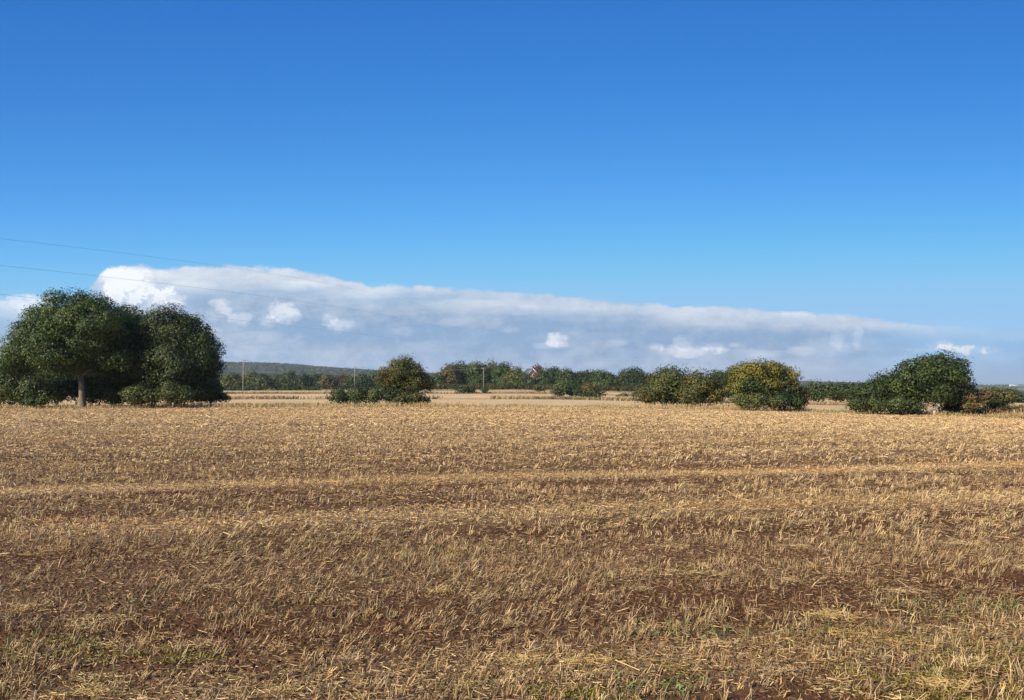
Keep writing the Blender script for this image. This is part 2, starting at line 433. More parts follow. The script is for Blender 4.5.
def weeds():
    acc = Acc()
    spots = []
    for px, py, r, k in ((690, 632, .22, 1), (30, 640, .3, .6), (985, 608, .3, .7), (905, 605, .25, .5), (650, 690, .2, .7), (480, 690, .15, .5), (290, 605, .2, .4), (215, 550, .3, .3),
                         (430, 552, .4, .4), (940, 640, .5, .6), (860, 640, .4, .5), (130, 600, .25, .3), (585, 510, .9, .4), (700, 505, .9, .3), (330, 540, .8, .3), (870, 545, .3, .4), (775, 528, .3, .3), (20, 690, .3, .4)):
        u, v = ray(px, py); Y = EYE / -v
        for _ in range(3): Y = (EYE - gz(u * Y, Y)) / -v
        spots.append((u * Y, Y, r, k))
    for x, y, r, k in spots:
        n = int(210 * k * (r / .25) ** 1.3)
        X = x + rng.normal(0, r * 1.1, n); Y = y + rng.normal(0, r * .6, n)
        base = np.c_[X, Y, height(X, Y)]
        dv = np.c_[rng.normal(0, 1, n), rng.normal(0, 1, n), rng.uniform(.15, 1.3, n)]
        g = np.array([.13, .19, .05]) if k > .65 else np.array([.20, .19, .065])
        c = g * rng.uniform(.6, 1.4, (n, 1))
        acc.add(ribbons(base, dv, rng.uniform(.02, .075, n), rng.uniform(.006, .014, n), c, c * 1.1, rng.normal(0, .4, (n, 3))))
    for px, py, rx in ((860, 632, .30), (1000, 655, .34), (985, 690, .28), (905, 668, .22), (25, 645, .25), (640, 662, .25), (150, 655, .2), (560, 690, .18)):
        u, v = ray(px, py); y = EYE / -v; x = u * y; n = 2600
        X = x + rng.normal(0, rx, n); Y = y + rng.normal(0, rx * .45, n); k_ = fbm(X / .2, Y / .15, 77, 2) > .46; X, Y = X[k_], Y[k_]; n = len(X)
        dv = np.c_[rng.normal(0, 1, n), rng.normal(0, 1, n), rng.uniform(0, .8, n)]
        c = np.array([.27, .22, .045]) * rng.uniform(.5, 1.3, (n, 1))
        acc.add(ribbons(np.c_[X, Y, height(X, Y) + .008], dv, rng.uniform(.008, .025, n), rng.uniform(.004, .008, n), c))
    # moss and volunteer seedlings, thin
    X, Y = scatter(2.5, 22, 40); keep = fbm(X / 1.7, Y / .9, 71, 3) > .57; X, Y = X[keep], Y[keep]; n = len(X)
    dv = np.c_[rng.normal(0, 1, n), rng.normal(0, 1, n), rng.uniform(.1, 1.2, n)]
    c = np.array([.24, .22, .07]) * rng.uniform(.6, 1.3, (n, 1))
    acc.add(ribbons(np.c_[X, Y, height(X, Y)], dv, rng.uniform(.02, .05, n), rng.uniform(.006, .012, n), c))
    o = acc.build('weeds', M_leaf)
    tag(o, 'small green weeds and seedlings sprouting low among the stubble', 'weeds', kind='stuff')
weeds()

def verge_grass():
    acc = Acc()
    n = 90000
    X = rng.uniform(-85, 80, n); Y = edge(X) + rng.uniform(-.6, 8.5, n) ** 1
    t = fbm(X / 6, Y / 3, 81, 3)
    keep = rng.random(n) < (.35 + 1.4 * (t - .4) + .35 * (X > 44)); X, Y, t = X[keep], Y[keep], t[keep]; n = len(X)
    green = .7 * sstep(.55, .72, fbm(X / 9, Y / 4, 82, 2))[:, None]
    red = (sstep(44, 50, X) * .75)[:, None] * (rng.random(n) < .6)[:, None]
    c = np.array([.45, .32, .15]) * (1 - green * .8) + np.array([.15, .18, .05]) * green * .8
    c = c * (1 - red) + np.array([.20, .10, .06]) * red
    c = c * rng.uniform(.6, 1.3, (n, 1))
    L_ = rng.uniform(.1, .55, n) * (.1 + 1.7 * t ** 1.5) * (1 + .9 * sstep(42, 48, X))
    dv = np.c_[rng.normal(.15, .35, n), rng.normal(0, .35, n), np.ones(n)]
    acc.add(ribbons(np.c_[X, Y, height(X, Y)], dv, L_, np.full(n, .032), c * .8, c * 1.1))
    for y0, xs, dens in ((239, (-110, 120), 130), (142, (-70, 70), 70), (322, (-140, 60), 60)):
        n = int((xs[1] - xs[0]) * dens)
        X = rng.uniform(*xs, n); Y = y0 - .05 * X + rng.normal(0, 3.2 if y0 > 200 else 2.0, n)
        keep = fbm(X / 9, Y / 9, 83 + y0, 3) > .45; X, Y = X[keep], Y[keep]; n = len(X)
        g = sstep(.5, .65, fbm(X / 12, Y / 12, 84, 2))[:, None]
        c = (np.array([.40, .28, .14]) * (1 - g * .6) + np.array([.12, .13, .05]) * g * .6) * rng.uniform(.6, 1.2, (n, 1))
        dv = np.c_[rng.normal(0, .4, n), rng.normal(0, .4, n), np.ones(n)]
        acc.add(ribbons(np.c_[X, Y, height(X, Y)], dv, rng.uniform(.2, .7, n), np.full(n, .12), c * .8, c))
    o = acc.build('verge_grass', M_straw)
    tag(o, 'dry tan and olive rough grass along the far edges of the fields', 'grass', kind='stuff')
verge_grass()

# ------------------------------------------------------------------ foliage
G_oak = ((.052, .086, .018), (.080, .115, .022), (.034, .058, .014))
G_dark = ((.040, .062, .016), (.056, .080, .018), (.028, .045, .013))
G_mid = ((.062, .085, .022), (.085, .108, .026), (.044, .062, .018))
G_olive = ((.095, .105, .026), (.125, .125, .030), (.065, .080, .022))
G_gold = ((.195, .165, .022), (.24, .19, .025), (.12, .13, .025))
G_brown = ((.115, .095, .028), (.14, .105, .030), (.080, .082, .024))
G_rust = ((.17, .085, .040), (.13, .065, .035), (.10, .085, .035))
G_pale = ((.14, .16, .045), (.17, .17, .05), (.10, .12, .035))

def sphere_pts(n):
    v = rng.normal(size=(n, 3)); return v / np.linalg.norm(v, axis=1, keepdims=True)
def leaves(P, N, size, col):
    """one rhombic leaf spray per point, roughly facing N"""
    n = len(P)
    N = N + rng.normal(0, .42, (n, 3)); N /= np.linalg.norm(N, axis=1, keepdims=True)
    a = np.cross(N, rng.normal(size=(n, 3))); a /= np.linalg.norm(a, axis=1, keepdims=True); b = np.cross(N, a)
    s = size[:, None] * .5
    fold = N * s * rng.uniform(-.4, .4, (n, 1))
    Q = np.stack([P - a * s, P - b * s * .62 + fold, P + a * s * 1.05, P + b * s * .62 + fold], 1)
    return Q.reshape(-1, 3), np.arange(n * 4).reshape(n, 4), np.repeat(col, 4, 0)

def foliage(blobs, size, pal, cover=1.0, sub=1.0, lower=None, floor=None, ragged=.16):
    """blobs: (centre, radii); clumps on each blob's shell, leaf sprays on each clump"""
    acc = Acc(); pal = np.array(pal)
    lowp = np.array(lower) if lower is not None else None
    clumps = []
    for c, r in blobs:
        c = np.array(c, float); r = np.array(r, float); rm = float(np.cbrt(np.prod(r)))
        cs = max(.20 * rm * sub + size * 1.2, size * 1.6)       # clump radius
        k = int(max(5, 2.1 * (rm / cs) ** 2 * 2.2))
        d = sphere_pts(k); sh = rng.uniform(.60, 1.0 + ragged * .5, (k, 1)) ** .6
        cc = c + d * r * (sh * (1 - cs / rm * .55))
        cr = cs * rng.uniform(.45, 1.6, k)
        for q in range(k):
            clumps.append((cc[q], cr[q], d[q]))
        # core filling so no see-through middle
        kk = max(2, k // 4); d2 = sphere_pts(kk); c2 = c + d2 * r * rng.uniform(.1, .55, (kk, 1))
        for q in range(kk): clumps.append((c2[q], cs * 1.25, d2[q]))
        # small sprays breaking the outline
        ks = 9 + k // 5; d3 = sphere_pts(ks); d3[:, 2] = np.abs(d3[:, 2]) - .25; c3 = c + d3 * r * rng.uniform(.95, 1.16, (ks, 1))
        for q in range(ks): clumps.append((c3[q], cs * rng.uniform(.22, .5), d3[q]))
    for cc, cr, d in clumps:
        n = int(max(6, cover * 4 * math.pi * cr * cr / (size * size) * .75))
        v = sphere_pts(n)
        rad = cr * rng.uniform(.45, 1.12, n) ** .5
        P = cc + v * rad[:, None] * np.array([1.08, 1.08, .80])
        stray = rng.random(n) < .09; P[stray] += v[stray] * cr * .45
        if floor is not None:
            z0 = height(P[:, 0], P[:, 1]) + .03
            k_ = P[:, 2] > z0; P = P[k_]; v = v[k_]; n = len(P)
            if n == 0: continue
        base = pal[rng.integers(0, len(pal))] * rng.uniform(.8, 1.22)
        if lowp is not None and d[2] < rng.uniform(-.25, .25): base = lowp[rng.integers(0, len(lowp))] * rng.uniform(.8, 1.2)
        col = base * rng.uniform(.82, 1.2, (n, 1)) * (1 + rng.normal(0, .05, (n, 3)))
        other = rng.random(n) < .06; col[other] = pal[rng.integers(0, len(pal))]
        Nn = v * .8 + d * .6 + np.array([0, 0, .25])
        acc.add(leaves(P, Nn, size * rng.uniform(.6, 1.35, n), np.clip(col, .004, 1)))
    return acc

def pxblobs(L_, Y):
    """(px, py, rx, ry[, dY[, depth]]) -> metres at distance Y"""
    out = []
    for b in L_:
        px, py, rx, ry = b[:4]; dY = b[4] if len(b) > 4 else 0; YY = Y + dY
        c = at(px, py, YY); s = YY / F
        dep = b[5] if len(b) > 5 else min(rx, ry * 1.5) * s
        out.append((c, (rx * s, dep, ry * s)))
    return out

def tree(name, label, cat, group, base_px, Y, blobs, size, pal, trunk_r, cover=1.0, bark=(.16, .13, .10), lower=None, sub=1.0, limbs=True, lean=0, clear=True):
    bl = pxblobs(blobs, Y)
    u, _ = ray(base_px, 400); bx = u * Y; bz = gz(bx, Y)
    root = empty(name, (bx, Y, bz)); tag(root, label, cat, group)
    cx = np.mean([b[0] for b in bl], axis=0); top = max(b[0][2] + b[1][2] for b in bl)
    lowz = min(b[0][2] - b[1][2] for b in bl)
    H = top - bz
    mb = MB()
    fork = np.array([bx + (cx[0] - bx) * .15 + lean, Y + (cx[1] - Y) * .2, bz + max(.22 * H, min((lowz - bz) * 1.15, .4 * H))])
    b0 = np.array([bx, Y, bz - .25])
    p = [b0, b0 + [0, 0, .3], b0 * .6 + fork * .4 + rng.normal(0, trunk_r * .15, 3) * [1, 1, 0], fork]
    mb.tube(p, [trunk_r * 1.45, trunk_r * 1.12, trunk_r * .92, trunk_r * .85], 10, np.array(bark))
    if limbs:
        for c, r in bl:
            e = c + np.array([0, 0, r[2] * .35])
            m = fork * .5 + c * .5 + np.array([0, 0, -.08 * H]) + rng.normal(0, .04 * H, 3)
            m[2] = max(m[2], fork[2] + .07 * H); e[2] = max(e[2], m[2] + .03 * H)
            rr_ = trunk_r * (.55 if r[0] > .2 * H else .38)
            st = fork - np.array([0, 0, trunk_r * .5])
            mb.tube([st, st * .65 + m * .35, m, e], [rr_, rr_ * .85, rr_ * .6, rr_ * .15], 7, np.array(bark) * .85)
            for _ in range(5):
                d = sphere_pts(1)[0]; d[2] = abs(d[2]) * .6
                q = c + d * np.array(r) * .8; s0 = m * rng.uniform(.3, .8) + e * .2; s0 = m + (e - m) * rng.uniform(0, .7)
                mb.tube([s0, (s0 + q) / 2 + [0, 0, .02 * H], q], [rr_ * .35, rr_ * .22, rr_ * .06], 5, np.array(bark) * .8, caps=False)
    mb.build('trunk', M_bark, root, smooth=True)
    foliage(bl, size, pal, cover, sub, lower, floor=True).build('crown', M_leaf, root)
    return root

def bush(name, label, cat, group, Y, blobs, size, pal, cover=1.0, sub=1.0, lower=None, stems=True):
    bl = pxblobs(blobs, Y)
    cx = float(np.mean([b[0][0] for b in bl])); cy = float(np.mean([b[0][1] for b in bl]))
    root = empty(name, (cx, cy, gz(cx, cy))); tag(root, label, cat, group)
    for c, r in bl:
        mb = MB(); x0 = c[0]; y0 = c[1]; z0 = gz(x0, y0)
        for _ in range(3):
            tip = c + sphere_pts(1)[0] * np.array(r) * .7; tip[2] = max(tip[2], z0 + .3)
            t = .03 + .012 * r[2]
            mb.tube([[x0, y0, z0 - .1], (np.array([x0, y0, z0]) + tip) / 2 + rng.normal(0, .05, 3), tip], [t, t * .7, t * .2], 5, (.12, .09, .07), caps=False)
        mb.build('stem', M_bark, root, smooth=True)
    foliage(bl, size, pal, cover, sub, lower, floor=True).build('foliage', M_leaf, root)
    return root

# --- left clump
tree('oak_tree', 'large rounded oak with pale trunk standing alone at the left edge of the field', 'tree', 'trees of the left clump', 83, 86,
     [(74, 313, 33, 25), (50, 325, 26, 22, 1), (38, 334, 24, 20, -1), (96, 326, 32, 28, -1), (28, 346, 24, 24, 0), (60, 350, 36, 24, -2), (108, 350, 28, 26, 0), (84, 340, 34, 32, 2), (16, 362, 18, 17, 1), (122, 330, 18, 22, 2)],
     .2, G_oak, .33, cover=1.05, bark=(.15, .125, .09), sub=.95)
tree('oak_tree', 'narrow grey-green tree squeezed between the big oak and the dark round tree', 'tree', 'trees of the left clump', 134, 93,
     [(131, 323, 19, 22), (148, 335, 16, 24), (138, 350, 24, 28), (118, 352, 22, 24), (126, 376, 26, 20)],
     .21, G_mid, .28, sub=.9)
tree('oak_tree', 'dark round-headed tree with foliage near the ground at the right end of the left clump', 'tree', 'trees of the left clump', 178, 89,
     [(168, 329, 27, 23), (188, 338, 26, 24, 1), (160, 352, 26, 30, 0), (201, 354, 20, 24, 0), (204, 370, 19, 24, 0), (178, 364, 30, 26, -1), (206, 384, 16, 18, 1), (152, 376, 24, 20), (176, 386, 26, 14)],
     .2, G_dark + G_dark + G_mid, .36, sub=.9)
bush('hedge_bush', 'mixed green hedge shrub behind the pale oak trunk, left of it', 'bush', 'shrubs under the left clump', 92,
     [(12, 386, 17, 19), (36, 388, 18, 15), (58, 390, 16, 13), (76, 388, 12, 12), (-14, 386, 18, 20), (24, 394, 16, 8), (48, 395, 14, 7), (30, 374, 20, 14, 3), (58, 375, 20, 13, 3), (0, 372, 18, 14, 3)], .22, G_mid + G_oak, sub=1.0)
bush('hedge_bush', 'green hedge shrub just right of the pale oak trunk', 'bush', 'shrubs under the left clump', 92,
     [(98, 388, 16, 15), (120, 391, 18, 13), (140, 391, 15, 13), (92, 394, 12, 7), (92, 376, 16, 12, 3)], .22, G_mid, sub=1.0)
bush('hedge_bush', 'leafy olive shrub below the dark round tree reaching out to the stubble', 'bush', 'shrubs under the left clump', 84,
     [(136, 394, 14, 9), (152, 397, 13, 8), (172, 392, 15, 11), (184, 395, 11, 8)], .2, G_mid + G_olive, sub=1.0)
bush('hedge_bush', 'low bramble at the foot of the left clump, spilling right of the dark tree', 'bush', 'shrubs under the left clump', 93,
     [(212, 393, 12, 9), (200, 394, 13, 10), (223, 398, 6, 4)], .2, G_dark + G_brown, sub=1.0)
bush('hedge_bush', 'bright yellow-green shrub at the left edge of the picture', 'bush', 'shrubs under the left clump', 86,
     [(2, 394, 8, 7), (-12, 394, 10, 8)], .2, G_pale + ((.2, .22, .04),), sub=1.0)
bush('bramble', 'small green bramble patch in front of the big oak, left of its trunk', 'bramble', 'shrubs under the left clump', 85,
     [(30, 402, 11, 4), (42, 401, 8, 4)], .18, G_oak, sub=1.0)

# --- small tree with dark low hedge in the middle left
bush('hedge_bush', 'long low dark green bramble hedge left of the small brownish tree', 'hedge', 'low hedges at the field edge', 93,
     [(340, 397, 12, 8), (358, 396, 14, 8), (376, 396, 13, 8), (390, 396, 10, 8)], .2, G_dark + G_mid, sub=1.0)
bush('hedge_bush', 'low mauve-brown bramble right under the small brownish tree', 'hedge', 'low hedges at the field edge', 92,
     [(402, 399, 10, 6), (416, 398, 11, 6), (425, 401, 6, 4)], .2, G_brown + G_dark, sub=1.0)
tree('hawthorn_tree', 'small round brownish-olive tree standing behind the long low hedge', 'tree', None, 403, 95,
     [(404, 370, 18, 13), (390, 378, 14, 12), (416, 380, 14, 13), (403, 388, 17, 9), (428, 384, 6, 7)], .2, G_brown + G_olive, .16, sub=.85, cover=.95)

# --- right hand cluster
CL = 'shrubs of the right middle clump'
bush('thorn_bush', 'low olive shrub at the left end of the right middle clump', 'bush', CL, 100, [(655, 390, 16, 14), (648, 395, 14, 9)], .22, G_mid + G_brown)
bush('thorn_bush', 'tall rounded olive-green shrub topping the left part of the right middle clump', 'bush', CL, 98, [(674, 382, 20, 17), (664, 390, 18, 14), (684, 390, 17, 14)], .22, G_olive + G_mid, sub=.9)
bush('thorn_bush', 'brownish-olive shrub between the rounded shrub and the dark hollow', 'bush', CL, 95, [(700, 385, 17, 15), (690, 394, 15, 11), (712, 392, 13, 13)], .22, G_olive + G_brown, sub=.9)
bush('thorn_bush', 'dark green shrub standing back above the shaded hollow beside the golden tree', 'bush', CL, 104, [(722, 382, 15, 13), (736, 380, 12, 15), (728, 389, 14, 8)], .22, G_dark + G_mid, sub=.9)
tree('field_maple', 'broad tree turning golden yellow with green lower leaves in the right middle clump', 'tree', None, 762, 92,
     [(764, 371, 24, 11), (748, 378, 21, 15), (780, 378, 19, 15, 1), (762, 387, 28, 13), (786, 390, 14, 13), (740, 388, 14, 12)], .22, G_gold + G_gold[:2] + G_olive[:1], .22, lower=G_dark + G_mid, sub=.85)
bush('thorn_bush', 'low yellow-green shrub at the foot of the golden tree', 'bush', CL, 88, [(742, 400, 10, 7), (756, 400, 10, 7), (772, 402, 9, 5)], .2, G_olive + G_pale)
bush('thorn_bush', 'dark green shrub under the right side of the golden tree', 'bush', CL, 90, [(782, 401, 12, 8), (796, 402, 10, 6)], .2, G_dark)
bush('thorn_bush', 'thin rust-brown shrub at the right foot of the golden tree', 'bush', CL, 93, [(803, 394, 7, 10), (800, 402, 7, 6)], .18, G_rust + G_brown, cover=.7)
bush('hedge_bush', 'dark green hedge beyond the field between the golden tree and the right clump', 'hedge', None, 165,
     [(818, 392, 13, 11), (836, 391, 14, 9), (852, 391, 14, 10), (872, 392, 14, 10)], .4, G_dark + G_mid)

CR = 'shrubs of the far right clump'
tree('round_tree', 'dense dark green tree with a short pale trunk in the far right clump', 'tree', None, 934, 80,
     [(942, 370, 26, 18), (920, 374, 24, 18), (956, 384, 16, 19), (930, 388, 24, 16), (906, 384, 18, 16), (952, 396, 10, 10)], .21, G_oak + G_dark + G_dark, .14, sub=.8, bark=(.42, .36, .28))
bush('thorn_bush', 'dark green bush sloping down to the left of the dense tree', 'bush', CR, 83,
     [(890, 387, 17, 17), (876, 393, 15, 16), (864, 398, 12, 12), (902, 396, 18, 14)], .2, G_oak + G_dark, sub=.9)
bush('thorn_bush', 'greyish leafy bramble along the foot of the sloping bush', 'bush', CR, 79,
     [(858, 405, 10, 7), (876, 405, 13, 8), (896, 405, 13, 9), (914, 406, 10, 8)], .19, G_mid, sub=1.0)
bush('thorn_bush', 'very dark bush hiding the right side of the pale trunk', 'bush', CR, 82,
     [(956, 402, 9, 10), (948, 409, 8, 5)], .19, G_dark + G_rust)
bush('thorn_bush', 'russet shrub just right of the dense dark tree', 'bush', CR, 79.5,
     [(974, 398, 10, 10), (986, 396, 10, 10), (968, 406, 9, 6)], .2, G_rust + G_brown + G_olive, cover=.85)
bush('thorn_bush', 'olive shrub of loose twigs between the russet shrub and the picture edge', 'bush', CR, 82,
     [(1003, 397, 12, 8), (994, 403, 10, 7)], .2, G_olive + G_brown, cover=.8)
bush('thorn_bush', 'low red-brown docks and brambles at the right edge of the field', 'bush', CR, 80,
     [(1000, 411, 12, 5), (1018, 411, 13, 6), (1036, 410, 14, 7), (984, 411, 9, 4)], .18, G_rust + G_brown, cover=.8)

# --- bushes out in the middle field
MF = 'bushes in the middle field'
bush('thorn_bush', 'dark low bush beside the pale brown one in the middle field', 'bush', MF, 170, [(562, 390, 11, 7), (573, 391, 9, 5)], .4, G_dark + G_mid)
bush('thorn_bush', 'pale brown round bush in the middle field', 'bush', MF, 176, [(591, 388, 10, 7)], .38, G_pale + G_brown + G_rust, cover=.9)
bush('thorn_bush', 'small dark bush at the foot of the pale brown bush', 'bush', MF, 164, [(596, 394, 10, 4), (584, 394, 7, 4)], .35, G_dark)
bush('thorn_bush', 'small dark bush left of the pole in the middle field', 'bush', MF, 235, [(463, 390, 8, 3), (472, 390, 5, 2.5)], .45, G_dark)
bush('thorn_bush', 'small green bush at the foot of the pole in the middle field', 'bush', MF, 232, [(485, 390, 5, 3)], .45, G_mid)
bush('thorn_bush', 'low green tuft halfway between the pole and the dark low bush', 'bush', MF, 240, [(540, 388, 6, 2.5)], .45, G_pale + G_mid)
bush('thorn_bush', 'low green tuft between the pale brown bush and the right middle clump', 'bush', MF, 200, [(622, 396, 6, 2.5), (636, 395, 4, 3)], .4, G_mid + G_pale)

# --- tree belt behind the fields
BT = 'trees of the far tree belt'
belt = [  # px, top y, half width, Y, palette, description
    (438, 374, 9, 380, G_dark, 'short dark tree beside the small brownish tree'),
    (449, 364, 10, 384, G_brown, 'russet tree at the left end of the belt'),
    (462, 361, 12, 395, G_mid, 'dark-topped tree right of the russet one'),
    (476, 362, 12, 388, G_oak, 'broad green tree behind the pole'),
    (490, 361, 12, 400, G_olive, 'olive tree right of the pole'),
    (503, 363, 11, 386, G_oak, 'bright green tree two left of the house'),
    (515, 367, 10, 378, G_olive, 'light olive tree left of the house'),
    (525, 374, 9, 370, G_mid, 'low tree hiding the foot of the house'),
    (536, 363.5, 8, 432, G_rust, 'red-brown tree rising behind the house'),
    (543, 373, 7, 372, G_mid, 'low tree right of the house'),
    (553, 366, 11, 385, G_dark, 'dark rounded tree right of the house'),
    (567, 368, 11, 372, G_oak, 'green tree above the dark low bush'),
    (580, 371, 9, 392, G_mid, 'short tree in the gap above the dark low bush'),
    (588, 368, 9, 405, G_dark, 'dark tree above the pale brown bush'),
    (603, 369, 11, 388, G_oak, 'rounded tree right of the pale brown bush'),
    (617, 377, 7, 400, G_dark, 'small tree before the isolated round one'),
    (631, 367.5, 14, 380, G_dark, 'isolated neatly rounded dark tree'),
    (648, 373, 9, 395, G_oak, 'tree half hidden by the right middle clump'),
    (663, 371, 10, 400, G_mid, 'tree behind the left part of the right middle clump'),
]
for px, ty, hw, Y, pal, d in belt:
    u, _ = ray(px, 385); bz = gz(u * Y, Y); by = 382 + (EYE - bz) * F / Y
    h = by - ty
    rb = hw * 1.18
    bl = [(px, ty + h * .36, rb * .8, h * .36), (px - rb * .45, ty + h * .55, rb * .62, h * .36, 1), (px + rb * .45, ty + h * .58, rb * .62, h * .34, -1), (px, ty + h * .74, rb * .9, h * .26, -2)]
    tree('broadleaf_tree', d + ' in the far tree belt' if 'clump' not in d else d, 'tree', BT, px, Y, bl, .75, pal, .28, cover=.9, sub=.9)

# --- hedgerow trees on the left between the clump and the small tree
HT = 'trees along the far left hedgerow'
hl = [(233, 373, 10, G_olive, 'first tree right of the dark left clump'), (249, 370, 11, G_pale, 'light yellow-green tree right of the tall pole'),
      (263, 373, 9, G_mid, 'grey-green tree right of the light yellow-green one'), (276, 374, 9, G_olive, 'olive tree, second right of the light yellow-green one'),
      (289, 371, 10, G_mid, 'taller tree midway between the two left poles'), (303, 374, 9, G_dark, 'dark tree midway along the far hedgerow'),
      (316, 373, 9, G_mid, 'green tree left of the russet hedgerow trees'), (329, 374, 9, G_brown, 'wide russet hedgerow tree'),
      (341, 373, 8, G_rust, 'narrow rusty tree left of the second pole'), (352, 375, 8, G_mid, 'short green tree behind the second pole'),
      (364, 374, 9, G_dark, 'dark tree just right of the second pole'), (376, 371, 9, G_oak, 'green tree just left of the small brownish tree'),
      (424, 372, 7, G_oak, 'green tree just right of the small brownish tree')]
for k, (px, ty, hw, pal, d) in enumerate(hl):
    Y = 440 + (k * 37 % 60)
    u, _ = ray(px, 385); bz = gz(u * Y, Y); by = 382 + (EYE - bz) * F / Y; h = by - ty
    bl = [(px, ty + h * .38, hw * .8, h * .38), (px - hw * .5, ty + h * .6, hw * .6, h * .36), (px + hw * .5, ty + h * .62, hw * .6, h * .34), (px, ty + h * .78, hw * .95, h * .24)]
    tree('hedgerow_tree', d, 'tree', HT, px, Y, bl, .85, pal, .25, cover=.85)

def long_hedge(label, Y0, x0, x1, h, w, pal, size, slope=0.0, n=0):
    xs = np.arange(x0, x1, w * .8)
    cx = (x0 + x1) / 2; root = empty('trimmed_hedge', (cx, Y0 + slope * cx, gz(cx, Y0 + slope * cx))); tag(root, label, 'hedge', 'low hedges across the fields')
    bl = [((x, Y0 + slope * x, gz(x, Y0 + slope * x) + h * .45), (w * .75, w * .5, h * .55 * rng.uniform(.8, 1.2))) for x in xs]
    foliage(bl, size, pal, .8, 1.2, None, floor=True).build('foliage', M_leaf, root)
    for b in bl[::3]:
        mb = MB(); c = b[0]; mb.tube([[c[0], c[1], c[2] - h * .45 - .1], [c[0] + .1, c[1], c[2]]], [.06, .03], 5, (.11, .085, .065)); mb.build('stem', M_bark, root)
long_hedge('long dark trimmed hedge below the far left hedgerow trees', 330, -122, -22, 1.5, 2.4, G_dark, .5)
long_hedge('low hedge along the foot of the far tree belt', 356, -34, 62, 2.6, 4.0, G_dark + G_brown, .5)
long_hedge('low dark hedge crossing the valley at the right edge of the picture', 240, 128, 190, 2.2, 3.0, G_dark + G_mid, .5)

RV = 'trees in the right valley'
rv = [(985, 390, 7, 300, G_olive, 'olive valley tree behind the russet shrub'), (1000, 391, 7, 330, G_dark, 'dark valley tree left of the picture edge'),
      (1012, 389, 9, 420, G_mid, 'farther green valley tree near the picture edge'), (1022, 394, 6, 260, G_dark, 'nearest dark valley tree on the picture edge'),
      (972, 387, 6, 500, G_rust, 'reddish valley tree right beside the dense dark tree'), (1034, 391, 9, 350, G_mid, 'green valley tree leaving the picture on the right')]
for px, ty, hw, Y, pal, d in rv:
    u, _ = ray(px, 385); bz = gz(u * Y, Y); by = 382 + (EYE - bz) * F / Y; h = max(by - ty, 4)
    bl = [(px, ty + h * .4, hw * .8, h * .4), (px - hw * .4, ty + h * .62, hw * .6, h * .35), (px + hw * .45, ty + h * .62, hw * .6, h * .35), (px, ty + h * .78, hw * .9, h * .22)]
    tree('valley_tree', d, 'tree', RV, px, Y, bl, .7, pal, .22, cover=.85)

# --- distant woods on the rising ground (no one could count them)
def woods():
    acc = Acc()
    n = 60000
    Y = rng.uniform(620, 3900, n); u = rng.uniform(-.85, .62, n)
    X = u * Y
    patch = fbm(X / 420, Y / 300, 101, 3)
    lim = np.where(u < -.12, .33, np.where(u < .36, .50, .60))
    keep = patch > lim
    keep &= ~((u > .3) & (Y < 1500))
    X, Y = X[keep], Y[keep]; n = len(X)
    r = rng.uniform(4, 7.5, n); h = rng.uniform(6, 11, n)
    Z = height(X, Y)
    P = []; N = []; S = []; C = []
    pal = np.array(G_mid + G_dark + G_olive + G_dark + G_mid)
    tc = pal[rng.integers(0, len(pal), n)] * rng.uniform(.85, 1.3, (n, 1))
    K = 16
    for k in range(K):
        v = sphere_pts(n); v[:, 2] = np.abs(v[:, 2]) * 1.0 - .25
        P.append(np.c_[X, Y, Z + h * .55] + v * np.c_[r, r, h * .5]); N.append(v)
        S.append(r * rng.uniform(.7, 1.1, n)); C.append(tc * .8 * rng.uniform(.75, 1.3, (n, 1)))
    acc.add(leaves(np.concatenate(P), np.concatenate(N), np.concatenate(S), np.concatenate(C)))
    o = acc.build('distant_woodland', M_far)
    tag(o, 'distant mixed woodland covering the low hill on the horizon', 'woodland', kind='stuff')
woods()

